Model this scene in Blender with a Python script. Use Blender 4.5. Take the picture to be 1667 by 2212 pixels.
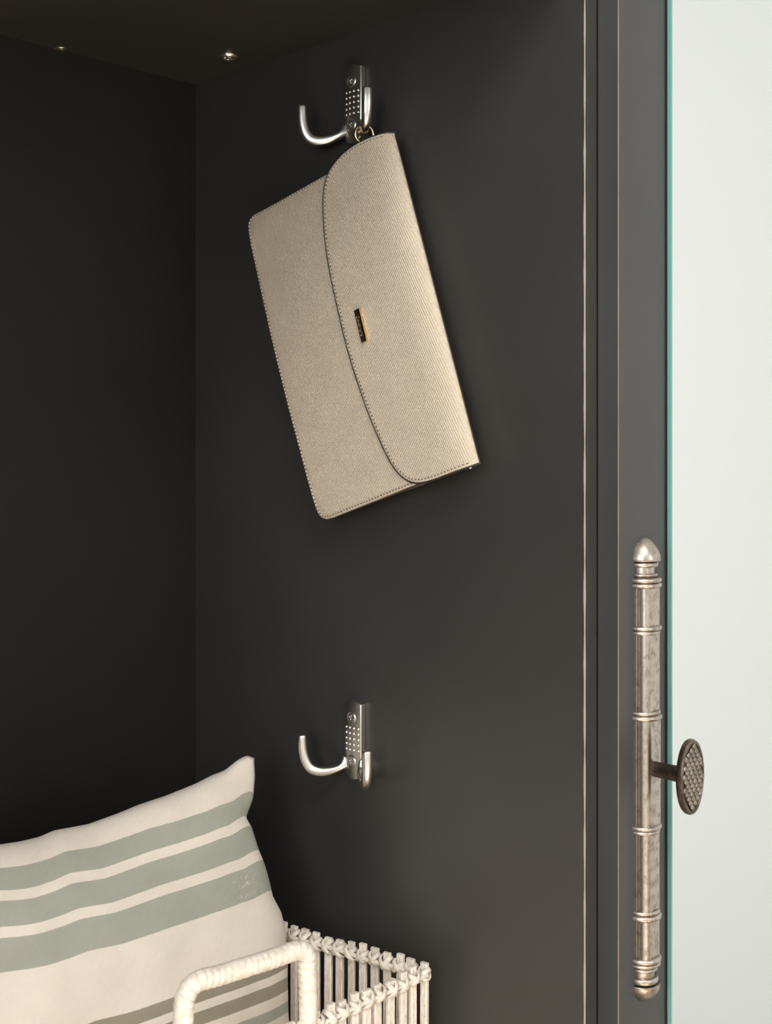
import bpy, bmesh, math, random
from mathutils import Vector, Matrix
random.seed(7)
for o in list(bpy.data.objects):
    bpy.data.objects.remove(o)
scene = bpy.context.scene
COL = scene.collection

# ------------------------------------------------------------------ camera
W_PX, H_PX = 1667.0, 2212.0
F_PX, CX, CY = 2650.0, 833.0, 949.0
YAW = math.radians(45.9)
FWD = Vector((math.sin(YAW), math.cos(YAW), 0))
RGT = Vector((math.cos(YAW), -math.sin(YAW), 0))
CAM = Vector((-0.7014, -0.9284, 0.0))          # height 0 = eye level; floor is at FLOOR_Z
cd = bpy.data.cameras.new('camera')
cd.sensor_width = 36.0
cd.sensor_fit = 'VERTICAL'
cd.sensor_height = 36.0
cd.lens = F_PX / H_PX * 36.0
cd.shift_y = -(H_PX / 2 - CY) / H_PX
cd.shift_x = 0.0
cd.clip_start = 0.02
cd.dof.use_dof = True
cd.dof.focus_distance = 0.95
cd.dof.aperture_fstop = 10.0
cam = bpy.data.objects.new('camera', cd)
COL.objects.link(cam)
cam.location = CAM
cam.rotation_euler = (math.radians(90), 0, -YAW)
scene.camera = cam

def ray(px, py):
    return FWD + RGT * ((px - CX) / F_PX) + Vector((0, 0, (CY - py) / F_PX))
def at_x(px, py, x):            # point of a plane x = const
    d = ray(px, py); return CAM + d * ((x - CAM.x) / d.x)
def at_y(px, py, y):
    d = ray(px, py); return CAM + d * ((y - CAM.y) / d.y)
def at_z(px, py, z):
    d = ray(px, py); return CAM + d * ((z - CAM.z) / d.z)
def at_plane(px, py, p0, n):
    d = ray(px, py); return CAM + d * ((p0 - CAM).dot(n) / d.dot(n))

# ------------------------------------------------------------------ light
FLOOR_Z, CEIL_Z = -1.25, 1.30
ROOM = dict(x0=-2.9, x1=1.15, y0=-3.4, y1=0.03)
WINDOWS = [(-0.75, 0.35)]                      # x range of the window in the wall opposite
WIN_LEFT = [(-2.45, -0.80)]                    # y range of the window in the left wall
FILL_OPENING = (-1.55, -0.55, -1.95, -1.15)               # made-up ceiling opening for added light from above: x0 x1 y0 y1
WIN_Z = (-0.20, 1.12)
world = bpy.data.worlds.new('world'); scene.world = world
world.use_nodes = True
bg = world.node_tree.nodes['Background']
bg.inputs[0].default_value = (0.92, 0.96, 1.0, 1)
bg.inputs[1].default_value = 2.5
def daylight(loc, rot, w, h, energy, col):
    ld = bpy.data.lights.new('window_daylight', 'AREA')
    ld.shape = 'RECTANGLE'; ld.size = w; ld.size_y = h; ld.energy = energy; ld.color = col
    lo = bpy.data.objects.new('window_daylight', ld); COL.objects.link(lo)
    lo.location = loc; lo.rotation_euler = rot
HW = WIN_Z[1] - WIN_Z[0] - 0.1; ZW = sum(WIN_Z) / 2
for a, b in WINDOWS:
    daylight(((a + b) / 2, ROOM['y0'] + 0.02, ZW), (math.radians(90), 0, 0), b - a - .1, HW, 8.0, (0.97, 0.98, 1.0))
for a, b in WIN_LEFT:
    daylight((ROOM['x0'] + 0.02, (a + b) / 2, ZW), (math.radians(90), 0, math.radians(-90)), b - a - .1, HW, 46.0, (0.84, 0.93, 1.0))
daylight(((FILL_OPENING[0] + FILL_OPENING[1]) / 2, (FILL_OPENING[2] + FILL_OPENING[3]) / 2, CEIL_Z + 0.02), (0, 0, 0), FILL_OPENING[1] - FILL_OPENING[0] - .04, FILL_OPENING[3] - FILL_OPENING[2] - .04, 28.0, (1.0, 0.97, 0.93))  # added fill from high in front, no such opening known in the room
sd = bpy.data.lights.new('sun', 'SUN'); sd.energy = 36.0; sd.angle = math.radians(0.6); sd.color = (1.0, 0.90, 0.78)
sun = bpy.data.objects.new('sun', sd); COL.objects.link(sun); sun.location = (-5, -1.2, 4)
sun.rotation_euler = Vector((0.75, 0.0, -0.65)).to_track_quat('-Z', 'Y').to_euler()
vs = scene.view_settings
vs.view_transform = 'Standard'; vs.look = 'None'; vs.gamma = 1.0; vs.use_curve_mapping = False
vs.exposure = -0.25

# ------------------------------------------------------------------ materials
def srgb(r, g, b):
    f = lambda c: (c / 255 / 12.92) if c / 255 <= 0.04045 else ((c / 255 + 0.055) / 1.055) ** 2.4
    return (f(r), f(g), f(b), 1)
def mat(name, col, rough=0.5, metal=0.0, spec=0.5):
    m = bpy.data.materials.new(name); m.use_nodes = True
    b = m.node_tree.nodes['Principled BSDF']
    b.inputs['Base Color'].default_value = col
    b.inputs['Roughness'].default_value = rough
    b.inputs['Metallic'].default_value = metal
    b.inputs['Specular IOR Level'].default_value = spec
    return m
def N(m, t, **kw):
    n = m.node_tree.nodes.new(t)
    for k, v in kw.items():
        if k.startswith('i_'): n.inputs[k[2:].replace('_', ' ')].default_value = v
        else: setattr(n, k, v)
    return n
def L(m, a, b): m.node_tree.links.new(a, b)
def bsdf(m): return m.node_tree.nodes['Principled BSDF']
def ramp(m, fac, stops, interp='LINEAR'):
    r = N(m, 'ShaderNodeValToRGB'); r.color_ramp.interpolation = interp
    e = r.color_ramp.elements
    while len(e) < len(stops): e.new(0.5)
    for i, (p, c) in enumerate(stops): e[i].position = p; e[i].color = c
    L(m, fac, r.inputs[0]); return r
def bump(m, h, strength, dist, prev=None):
    b = N(m, 'ShaderNodeBump'); b.inputs['Strength'].default_value = strength
    b.inputs['Distance'].default_value = dist; L(m, h, b.inputs['Height'])
    if prev is not None: L(m, prev.outputs[0], b.inputs['Normal'])
    return b
def noise(m, vec, scale, detail=3, rough=0.5):
    n = N(m, 'ShaderNodeTexNoise'); n.inputs['Scale'].default_value = scale
    n.inputs['Detail'].default_value = detail; n.inputs['Roughness'].default_value = rough
    L(m, vec, n.inputs['Vector']); return n
def geo_pos(m): return N(m, 'ShaderNodeNewGeometry').outputs['Position']
def obj_co(m): return N(m, 'ShaderNodeTexCoord').outputs['Object']
def mixc(m, fac, a, b):
    x = N(m, 'ShaderNodeMix', data_type='RGBA')
    if hasattr(fac, 'type'): L(m, fac, x.inputs[0])
    else: x.inputs[0].default_value = fac
    for s, v in ((6, a), (7, b)):
        if hasattr(v, 'type'): L(m, v, x.inputs[s])
        else: x.inputs[s].default_value = v
    return x.outputs[2]

def laminate(name, col, rough, spec=0.5):
    m = mat(name, col, rough, 0, spec)
    p = geo_pos(m)
    big = noise(m, p, 7.0, 3)
    c1 = ramp(m, big.outputs[0], [(0.3, tuple(c * 0.93 for c in col[:3]) + (1,)), (0.7, tuple(min(1, c * 1.07) for c in col[:3]) + (1,))])
    # sparse dust specks
    vo = N(m, 'ShaderNodeTexVoronoi'); vo.inputs['Scale'].default_value = 55
    L(m, p, vo.inputs['Vector'])
    dot = ramp(m, vo.outputs['Distance'], [(0.0, (1, 1, 1, 1)), (0.022, (0, 0, 0, 1))])
    sel = N(m, 'ShaderNodeSeparateColor'); L(m, vo.outputs['Color'], sel.inputs[0])
    gt = N(m, 'ShaderNodeMath', operation='GREATER_THAN'); gt.inputs[1].default_value = 0.8; L(m, sel.outputs[0], gt.inputs[0])
    mu = N(m, 'ShaderNodeMath', operation='MULTIPLY'); L(m, dot.outputs[0], mu.inputs[0]); L(m, gt.outputs[0], mu.inputs[1])
    mu2 = N(m, 'ShaderNodeMath', operation='MULTIPLY'); mu2.inputs[1].default_value = 0.55; L(m, mu.outputs[0], mu2.inputs[0])
    L(m, mixc(m, mu2.outputs[0], c1.outputs[0], (0.35, 0.34, 0.32, 1)), bsdf(m).inputs['Base Color'])
    fine = noise(m, p, 900, 2)
    mid = noise(m, p, 160, 3)
    b = bump(m, fine.outputs[0], 0.10, 0.0004)
    b = bump(m, mid.outputs[0], 0.05, 0.0010, b)
    L(m, b.outputs[0], bsdf(m).inputs['Normal'])
    rr = ramp(m, big.outputs[0], [(0.3, (rough - .03,) * 3 + (1,)), (0.7, (rough + .03,) * 3 + (1,))])
    L(m, rr.outputs[0], bsdf(m).inputs['Roughness'])
    return m
M = {}
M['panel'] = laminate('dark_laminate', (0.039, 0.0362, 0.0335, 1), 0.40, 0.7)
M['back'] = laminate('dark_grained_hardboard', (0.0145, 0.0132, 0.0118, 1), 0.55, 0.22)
M['door'] = laminate('dark_door_foil', (0.047, 0.047, 0.0455, 1), 0.45)
M['edge'] = mat('worn_board_edge', srgb(176, 164, 146), 0.55)
M['gap'] = mat('gasket_black', (0.012, 0.012, 0.012, 1), 0.8)
M['mirror'] = mat('mirror_silver', (0.83, 0.85, 0.845, 1), 0.01, 1.0)
M['glass_edge'] = mat('green_glass_edge', srgb(112, 156, 150), 0.12)
M['wall'] = mat('white_wall_paint', (0.77, 0.785, 0.78, 1), 0.85, 0, 0.3)
_p = geo_pos(M['wall']); L(M['wall'], bump(M['wall'], noise(M['wall'], _p, 220, 3).outputs[0], 0.1, 0.001).outputs[0], bsdf(M['wall']).inputs['Normal'])
M['floor'] = mat('pale_floor', (0.50, 0.43, 0.36, 1), 0.5)
_w = noise(M['floor'], geo_pos(M['floor']), 6, 5); L(M['floor'], ramp(M['floor'], _w.outputs[0], [(0.3, (0.44, 0.37, 0.30, 1)), (0.7, (0.56, 0.49, 0.42, 1))]).outputs[0], bsdf(M['floor']).inputs['Base Color'])
M['white_trim'] = mat('white_trim_paint', (0.85, 0.85, 0.83, 1), 0.4)

def brushed(name, col, rough):
    m = mat(name, col, rough, 1.0)
    p = obj_co(m)
    mp = N(m, 'ShaderNodeMapping'); mp.inputs['Scale'].default_value = (1, 1, 0.15); L(m, p, mp.inputs['Vector'])
    n = noise(m, mp.outputs[0], 2200, 2)
    L(m, ramp(m, n.outputs[0], [(0.3, (rough - .015,) * 3 + (1,)), (0.7, (rough + .015,) * 3 + (1,))]).outputs[0], bsdf(m).inputs['Roughness'])
    return m
M['nickel'] = brushed('brushed_nickel', (0.70, 0.66, 0.61, 1), 0.31)
M['steel'] = mat('zinc_screw', (0.80, 0.78, 0.75, 1), 0.34, 1.0)
M['stud'] = mat('polished_stud', (0.88, 0.85, 0.81, 1), 0.29, 1.0)
M['cam'] = mat('zinc_cam_fitting', (0.80, 0.72, 0.62, 1), 0.28, 1.0)
M['gold'] = mat('polished_gold', (0.86, 0.62, 0.33, 1), 0.10, 1.0)
M['gold_dark'] = mat('gold_plate_face', (0.62, 0.46, 0.33, 1), 0.08, 1.0)

def antique(name, light, dark, rough, scale, thr):
    m = mat(name, light, rough, 1.0)
    p = geo_pos(m)
    mp = N(m, 'ShaderNodeMapping'); mp.inputs['Rotation'].default_value = (0, math.radians(38), 0); mp.inputs['Scale'].default_value = (1, 1, 0.35)
    L(m, p, mp.inputs['Vector'])
    n1 = noise(m, mp.outputs[0], scale, 6, 0.65); n2 = noise(m, p, scale * 0.22, 3)
    ad = N(m, 'ShaderNodeMath', operation='ADD'); L(m, n1.outputs[0], ad.inputs[0]); L(m, n2.outputs[0], ad.inputs[1])
    hf = N(m, 'ShaderNodeMath', operation='MULTIPLY'); hf.inputs[1].default_value = 0.5; L(m, ad.outputs[0], hf.inputs[0])
    r = ramp(m, hf.outputs[0], [(thr - .10, dark), (thr, tuple((a + b) / 2 for a, b in zip(light, dark))), (thr + .09, light)])
    L(m, r.outputs[0], bsdf(m).inputs['Base Color'])
    rr = ramp(m, hf.outputs[0], [(thr - .1, (rough + .14,) * 3 + (1,)), (thr + .1, (rough,) * 3 + (1,))])
    L(m, rr.outputs[0], bsdf(m).inputs['Roughness'])
    L(m, bump(m, n1.outputs[0], 0.05, 0.0004).outputs[0], bsdf(m).inputs['Normal'])
    return m
M['antique'] = antique('antique_silver', (0.53, 0.465, 0.405, 1), (0.27, 0.22, 0.175, 1), 0.28, 800, 0.45)
M['bronze'] = antique('dark_bronze', (0.13, 0.10, 0.082, 1), (0.05, 0.037, 0.03, 1), 0.36, 500, 0.5)
M['bronze_face'] = antique('worn_bronze_face', (0.33, 0.29, 0.245, 1), (0.17, 0.14, 0.115, 1), 0.36, 500, 0.46)
M['bronze_rim'] = antique('rubbed_bronze_rim', (0.26, 0.21, 0.172, 1), (0.11, 0.085, 0.068, 1), 0.30, 500, 0.5)

# crosshatched leather
def saffiano():
    m = mat('crosshatched_leather', srgb(182, 164, 139), 0.42, 0, 0.45)
    p = geo_pos(m)
    hs = []
    for ang, sc, dist in ((math.radians(28), 190, 0.6), (math.radians(-56), 190, 0.6)):
        mp = N(m, 'ShaderNodeMapping'); mp.inputs['Rotation'].default_value = (ang, 0, 0); L(m, p, mp.inputs['Vector'])
        w = N(m, 'ShaderNodeTexWave', wave_type='BANDS', bands_direction='Y')
        w.inputs['Scale'].default_value = sc; w.inputs['Distortion'].default_value = dist
        w.inputs['Detail'].default_value = 2; w.inputs['Detail Scale'].default_value = 0.35
        L(m, mp.outputs[0], w.inputs['Vector']); hs.append(w.outputs['Fac'])
    n = noise(m, p, 60, 3)
    a = N(m, 'ShaderNodeMath', operation='MULTIPLY'); a.inputs[1].default_value = 0.65; L(m, hs[1], a.inputs[0])
    s = N(m, 'ShaderNodeMath', operation='ADD'); L(m, hs[0], s.inputs[0]); L(m, a.outputs[0], s.inputs[1])
    L(m, bump(m, s.outputs[0], 0.62, 0.00045).outputs[0], bsdf(m).inputs['Normal'])
    c = ramp(m, n.outputs[0], [(0.3, srgb(200, 184, 162)), (0.7, srgb(207, 191, 168))])
    L(m, c.outputs[0], bsdf(m).inputs['Base Color'])
    return m
M['leather'] = saffiano()
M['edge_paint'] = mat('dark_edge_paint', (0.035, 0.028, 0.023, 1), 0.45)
M['gusset'] = mat('dark_gusset_leather', (0.07, 0.055, 0.047, 1), 0.5)
M['thread'] = mat('beige_thread', srgb(196, 180, 156), 0.7)
M['hole'] = mat('stitch_hole', (0.04, 0.032, 0.026, 1), 0.9)

# fabric of the cushion: stripes run across, position comes from the cloth's own UV
S = lambda r, g, b: srgb(r, g, b)
CREAM, SAGE, OLIVE = S(226, 214, 199), S(164, 163, 148), S(150, 141, 122)
def fabric():
    m = mat('striped_cotton', CREAM, 0.9, 0, 0.15)
    uv = N(m, 'ShaderNodeUVMap'); uv.uv_map = 'UVMap'
    sep = N(m, 'ShaderNodeSeparateXYZ'); L(m, uv.outputs[0], sep.inputs[0])
    H = 0.40
    mm = lambda t: t / 1000 / H
    # (from, to, colour) in mm of cloth below the top seam
    bands = STRIPES
    stops = [(0.0, CREAM)]
    for a, b, c in bands: stops += [(mm(a), c), (mm(b), CREAM)]
    # tiny jagged edge from the weave
    nz = noise(m, uv.outputs[0], 700, 1)
    ad = N(m, 'ShaderNodeMath', operation='MULTIPLY_ADD'); ad.inputs[1].default_value = 0.0022; L(m, nz.outputs[0], ad.inputs[0]); L(m, sep.outputs[1], ad.inputs[2])
    r = ramp(m, ad.outputs[0], stops, 'CONSTANT')
    mp = N(m, 'ShaderNodeMapping'); mp.inputs['Rotation'].default_value = (0, 0, math.radians(-42)); L(m, uv.outputs[0], mp.inputs['Vector'])
    w = N(m, 'ShaderNodeTexWave', wave_type='BANDS', bands_direction='X'); w.inputs['Scale'].default_value = 118; w.inputs['Distortion'].default_value = 0.8; w.inputs['Detail Scale'].default_value = 2
    L(m, mp.outputs[0], w.inputs['Vector'])
    n2 = noise(m, uv.outputs[0], 450, 3); n3 = noise(m, uv.outputs[0], 14, 4)
    var = ramp(m, n3.outputs[0], [(0.3, (0.95, 0.95, 0.95, 1)), (0.7, (1.03, 1.03, 1.03, 1))])
    mx = N(m, 'ShaderNodeMix', data_type='RGBA', blend_type='MULTIPLY'); mx.inputs[0].default_value = 1
    L(m, r.outputs[0], mx.inputs[6]); L(m, var.outputs[0], mx.inputs[7])
    # pale scuffs on the third sage stripe near the seam
    vm = N(m, 'ShaderNodeVectorMath', operation='DISTANCE'); vm.inputs[1].default_value = (SCUFF[0], SCUFF[1], 0); L(m, uv.outputs[0], vm.inputs[0])
    near = ramp(m, vm.outputs['Value'], [(0.0, (1, 1, 1, 1)), (0.045, (0, 0, 0, 1))])
    sc = ramp(m, noise(m, uv.outputs[0], 95, 4, 0.7).outputs[0], [(0.52, (0, 0, 0, 1)), (0.62, (1, 1, 1, 1))])
    ml = N(m, 'ShaderNodeMath', operation='MULTIPLY'); L(m, near.outputs[0], ml.inputs[0]); L(m, sc.outputs[0], ml.inputs[1])
    ml2 = N(m, 'ShaderNodeMath', operation='MULTIPLY'); ml2.inputs[1].default_value = 0.7; L(m, ml.outputs[0], ml2.inputs[0])
    L(m, mixc(m, ml2.outputs[0], mx.outputs[2], CREAM), bsdf(m).inputs['Base Color'])
    b = bump(m, w.outputs['Fac'], 0.4, 0.0005); b = bump(m, n2.outputs[0], 0.3, 0.0006, b)
    L(m, b.outputs[0], bsdf(m).inputs['Normal'])
    bsdf(m).inputs['Sheen Weight'].default_value = 0.15
    return m
STRIPES = [(27, 45, SAGE), (53, 71, SAGE), (79, 102, SAGE), (151, 159.5, OLIVE), (167, 175.5, OLIVE), (183, 191.5, SAGE), (199, 207.5, SAGE),
           (300, 323, SAGE), (331, 349, SAGE), (357, 375, SAGE)]
SCUFF = (0.93, 0.225)
M['fabric'] = fabric()

def cane(name, c1, c2, rough=0.6, grain=(1, 1, 0.06)):
    m = mat(name, c1, rough, 0, 0.35)
    p = obj_co(m)
    mp = N(m, 'ShaderNodeMapping'); mp.inputs['Scale'].default_value = grain; L(m, p, mp.inputs['Vector'])
    rnd = N(m, 'ShaderNodeObjectInfo')
    va = N(m, 'ShaderNodeVectorMath', operation='ADD'); L(m, mp.outputs[0], va.inputs[0]); L(m, rnd.outputs['Random'], va.inputs[1])
    n = noise(m, va.outputs[0], 900, 4, 0.6)
    r = ramp(m, n.outputs[0], [(0.32, c2), (0.55, c1)])
    hv = N(m, 'ShaderNodeHueSaturation'); L(m, r.outputs[0], hv.inputs['Color'])
    mr = N(m, 'ShaderNodeMapRange'); mr.inputs[3].default_value = 0.86; mr.inputs[4].default_value = 1.06; L(m, rnd.outputs['Random'], mr.inputs[0]); L(m, mr.outputs[0], hv.inputs['Value'])
    L(m, hv.outputs[0], bsdf(m).inputs['Base Color'])
    L(m, bump(m, n.outputs[0], 0.15, 0.0005).outputs[0], bsdf(m).inputs['Normal'])
    return m
M['slat'] = cane('whitewashed_slat', srgb(242, 230, 215), srgb(206, 190, 172))
M['cane'] = cane('whitewashed_cane', srgb(234, 223, 208), srgb(216, 200, 182), 0.5, (.3, .3, .3))

# ------------------------------------------------------------------ mesh helpers
ORG = {}
def empty(name, loc, label=None, cat=None, group=None):
    o = bpy.data.objects.new(name, None); COL.objects.link(o); o.location = loc
    o.empty_display_size = 0.02; ORG[o.name] = Vector(loc)
    if label: tag(o, label, cat, group)
    return o
def tag(o, label, cat, group=None):
    o['label'] = label; o['category'] = cat
    if group: o['group'] = group
    return o
def link_mesh(name, me, parent=None, recenter=True):
    o = bpy.data.objects.new(name, me); COL.objects.link(o)
    c = Vector((0, 0, 0))
    if recenter and len(me.vertices):
        lo = Vector([min(v.co[i] for v in me.vertices) for i in range(3)])
        hi = Vector([max(v.co[i] for v in me.vertices) for i in range(3)])
        c = (lo + hi) / 2
        me.transform(Matrix.Translation(-c))
    base = Vector((0, 0, 0))
    if parent is not None:
        o.parent = parent; base = ORG[parent.name]
    o.location = c - base
    ORG[o.name] = c
    return o
def from_bm(name, bm, mats, parent=None, smooth=False, angle=40):
    me = bpy.data.meshes.new(name); bm.normal_update(); bm.to_mesh(me); bm.free()
    for m in (mats if isinstance(mats, (list, tuple)) else [mats]): me.materials.append(m)
    if smooth:
        me.shade_smooth()
        try: me.set_sharp_from_angle(angle=math.radians(angle))
        except Exception: pass
    return link_mesh(name, me, parent)
def from_py(name, verts, faces, mats, parent=None, smooth=True, angle=40, mi=None, fix=True):
    bm = bmesh.new()
    vv = [bm.verts.new(v) for v in verts]
    for k, f in enumerate(faces):
        try:
            fc = bm.faces.new([vv[i] for i in f])
            if mi: fc.material_index = mi[k]
        except ValueError: pass
    if fix: bmesh.ops.recalc_face_normals(bm, faces=bm.faces)
    return from_bm(name, bm, mats, parent, smooth, angle)
def box_bm(x0, x1, y0, y1, z0, z1, bev=0.0, seg=2):
    bm = bmesh.new()
    bmesh.ops.create_cube(bm, size=1)
    for v in bm.verts:
        v.co = Vector((x0 + (v.co.x + .5) * (x1 - x0), y0 + (v.co.y + .5) * (y1 - y0), z0 + (v.co.z + .5) * (z1 - z0)))
    if bev: bmesh.ops.bevel(bm, geom=list(bm.edges), offset=bev, segments=seg, affect='EDGES', profile=0.5)
    return bm
def box(name, x0, x1, y0, y1, z0, z1, m, parent=None, bev=0.0, seg=2):
    return from_bm(name, box_bm(x0, x1, y0, y1, z0, z1, bev, seg), m, parent, bool(bev), 35)
def struct(o):
    o['kind'] = 'structure'; return o
def smooth_path(pts, n):
    """Catmull-Rom through pts (any tuple length), n samples per span"""
    P = [pts[0]] + list(pts) + [pts[-1]]
    out = []
    for i in range(1, len(P) - 2):
        p0, p1, p2, p3 = P[i - 1], P[i], P[i + 1], P[i + 2]
        for k in range(n):
            t = k / n
            out.append(tuple(0.5 * (2 * b + (c - a) * t + (2 * a - 5 * b + 4 * c - d) * t * t + (3 * b - a - 3 * c + d) * t ** 3)
                             for a, b, c, d in zip(p0, p1, p2, p3)))
    out.append(tuple(pts[-1])); return out
def sweep(path, radii, side, seg=14, cap=True, power=2.0):
    """tube along path; radii = (in-plane, sideways) per point; side = constant sideways vector"""
    verts, faces = [], []
    n = len(path)
    for i, p in enumerate(path):
        p = Vector(p)
        t = (Vector(path[min(i + 1, n - 1)]) - Vector(path[max(i - 1, 0)])).normalized()
        s = (side - t * side.dot(t)).normalized(); u = s.cross(t)
        a, b = radii[i]
        for k in range(seg):
            th = 2 * math.pi * k / seg
            cc, ss = math.cos(th), math.sin(th)
            cc = math.copysign(abs(cc) ** (2 / power), cc); ss = math.copysign(abs(ss) ** (2 / power), ss)
            verts.append(p + u * (a * cc) + s * (b * ss))
    for i in range(n - 1):
        for k in range(seg):
            faces.append((i * seg + k, i * seg + (k + 1) % seg, (i + 1) * seg + (k + 1) % seg, (i + 1) * seg + k))
    if cap:
        faces.append(tuple(range(seg))); faces.append(tuple((n - 1) * seg + k for k in range(seg)))
    return verts, faces
def lathe(profile, origin, axis, ref, seg=32, a0=0.0, a1=2 * math.pi, sx=1.0):
    """profile [(r, h)] about axis through origin"""
    axis = axis.normalized(); ref = (ref - axis * ref.dot(axis)).normalized(); oth = axis.cross(ref)
    full = abs(a1 - a0 - 2 * math.pi) < 1e-6
    m = seg if full else seg + 1
    verts, faces = [], []
    for r, h in profile:
        for k in range(m):
            th = a0 + (a1 - a0) * k / seg
            verts.append(origin + axis * h + ref * (r * math.cos(th)) + oth * (r * sx * math.sin(th)))
    for i in range(len(profile) - 1):
        for k in range(seg):
            k2 = (k + 1) % m
            faces.append((i * m + k, i * m + k2, (i + 1) * m + k2, (i + 1) * m + k))
    return verts, faces, m

# ------------------------------------------------------------------ the room behind the camera
R = ROOM
T = 0.10
struct(box('floor', R['x0'] - T, R['x1'] + T, R['y0'] - T, R['y1'] + T, FLOOR_Z - 0.08, FLOOR_Z, M['floor']))
struct(box('wall_right', R['x1'], R['x1'] + T, R['y0'], R['y1'] + T, FLOOR_Z, CEIL_Z, M['wall']))
struct(box('wall_back', R['x0'], R['x1'], R['y1'], R['y1'] + T, FLOOR_Z, CEIL_Z, M['wall']))
bm = bmesh.new()
def add_box(bm, x0, x1, y0, y1, z0, z1):
    t = box_bm(x0, x1, y0, y1, z0, z1); me = bpy.data.meshes.new('t'); t.to_mesh(me); t.free(); bm.from_mesh(me); bpy.data.meshes.remove(me)
for q in ((R['x0'] - T, FILL_OPENING[0], R['y0'] - T, R['y1'] + T), (FILL_OPENING[1], R['x1'] + T, R['y0'] - T, R['y1'] + T), (FILL_OPENING[0], FILL_OPENING[1], R['y0'] - T, FILL_OPENING[2]), (FILL_OPENING[0], FILL_OPENING[1], FILL_OPENING[3], R['y1'] + T)):
    add_box(bm, *q, CEIL_Z, CEIL_Z + 0.08)
for q in ((FILL_OPENING[0] - .06, FILL_OPENING[0], FILL_OPENING[2] - .06, FILL_OPENING[3] + .06), (FILL_OPENING[1], FILL_OPENING[1] + .06, FILL_OPENING[2] - .06, FILL_OPENING[3] + .06), (FILL_OPENING[0], FILL_OPENING[1], FILL_OPENING[2] - .06, FILL_OPENING[2]), (FILL_OPENING[0], FILL_OPENING[1], FILL_OPENING[3], FILL_OPENING[3] + .06)):
    add_box(bm, *q, CEIL_Z + 0.08, CEIL_Z + 1.0)          # unseen shaft added to keep the sun out of the made-up opening
struct(from_bm('ceiling', bm, M['wall'])); bm = bmesh.new()
ya, yb = R['y0'] - T, R['y0']
xs = [R['x0']] + [v for w in WINDOWS for v in w] + [R['x1']]
for i in range(0, len(xs), 2): add_box(bm, xs[i], xs[i + 1], ya, yb, FLOOR_Z, CEIL_Z)
for a, b in WINDOWS:
    add_box(bm, a, b, ya, yb, FLOOR_Z, WIN_Z[0]); add_box(bm, a, b, ya, yb, WIN_Z[1], CEIL_Z)
struct(from_bm('wall_front', bm, M['wall']))
bm = bmesh.new(); xa, xb = R['x0'] - T, R['x0']
ys = [R['y0']] + [v for w in WIN_LEFT for v in w] + [R['y1'] + T]
for i in range(0, len(ys), 2): add_box(bm, xa, xb, ys[i], ys[i + 1], FLOOR_Z, CEIL_Z)
for a, b in WIN_LEFT:
    add_box(bm, xa, xb, a, b, FLOOR_Z, WIN_Z[0]); add_box(bm, xa, xb, a, b, WIN_Z[1], CEIL_Z)
struct(from_bm('wall_left', bm, M['wall']))
for i, (a, b) in enumerate(WIN_LEFT):
    bm = bmesh.new(); f = 0.05
    add_box(bm, xa + .02, xa + .07, a, a + f, WIN_Z[0], WIN_Z[1]); add_box(bm, xa + .02, xa + .07, b - f, b, WIN_Z[0], WIN_Z[1])
    add_box(bm, xa + .02, xa + .07, a + f, b - f, WIN_Z[0], WIN_Z[0] + f); add_box(bm, xa + .02, xa + .07, a + f, b - f, WIN_Z[1] - f, WIN_Z[1])
    struct(from_bm('window_%d' % (i + 2), bm, M['white_trim']))
for i, (a, b) in enumerate(WINDOWS):
    bm = bmesh.new(); f = 0.05
    add_box(bm, a, a + f, ya + .02, ya + .07, WIN_Z[0], WIN_Z[1]); add_box(bm, b - f, b, ya + .02, ya + .07, WIN_Z[0], WIN_Z[1])
    add_box(bm, a + f, b - f, ya + .02, ya + .07, WIN_Z[0], WIN_Z[0] + f); add_box(bm, a + f, b - f, ya + .02, ya + .07, WIN_Z[1] - f, WIN_Z[1])
    struct(from_bm('window_%d' % (i + 1), bm, M['white_trim']))
struct(box('baseboard_right', R['x1'] - 0.014, R['x1'], R['y0'], -0.47, FLOOR_Z, FLOOR_Z + 0.07, M['white_trim'], bev=0.003))

# ------------------------------------------------------------------ open wardrobe niche
ZC = at_x(422, 182.5, 0.0).z            # underside of the top board
SEAT_Z = -0.70
YF = -0.439                             # front plane of the niche boards
PT = 0.0142                             # board thickness
XL = -0.82
ward = empty('open_wardrobe', (XL / 2, YF / 2, FLOOR_Z), 'tall charcoal open wardrobe niche with hooks on its right inner panel', 'wardrobe')
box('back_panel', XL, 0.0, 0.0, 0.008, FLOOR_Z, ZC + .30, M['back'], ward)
side = box('side_panel', 0.0, PT, YF, 0.008, FLOOR_Z, ZC + .30, M['panel'], ward)
box('side_panel', XL - PT, XL, YF, 0.008, FLOOR_Z, ZC + .30, M['panel'], ward)
box('top_board', XL, 0.0, YF, 0.0, ZC, ZC + PT, M['panel'], ward)
box('seat_board', XL, 0.0, YF, 0.0, SEAT_Z - 0.02, SEAT_Z, M['panel'], ward, bev=0.001)
box('plinth', XL, 0.0, YF + .03, YF + .045, FLOOR_Z, SEAT_Z - 0.02, M['panel'], ward)
# thin pale worn front edge of the side board: wavy little strip
vs_, fs_ = [], []
nz_ = 160
for i in range(nz_ + 1):
    z = FLOOR_Z + (ZC + .30 - FLOOR_Z) * i / nz_
    w = 0.00075 + 0.00025 * math.sin(i * 1.7) + random.uniform(-.0002, .0002)
    vs_ += [(-0.00005, YF + w, z), (-0.00025, YF - 0.0001, z), (w * 0.9, YF - 0.00025, z)]
for i in range(nz_):
    for k in range(2): fs_.append((i * 3 + k, i * 3 + k + 1, i * 3 + k + 4, i * 3 + k + 3))
o = from_py('edge_strip', vs_, fs_, M['edge'], side, smooth=True); o['label'] = 'thin pale worn edge line of the board'
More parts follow.
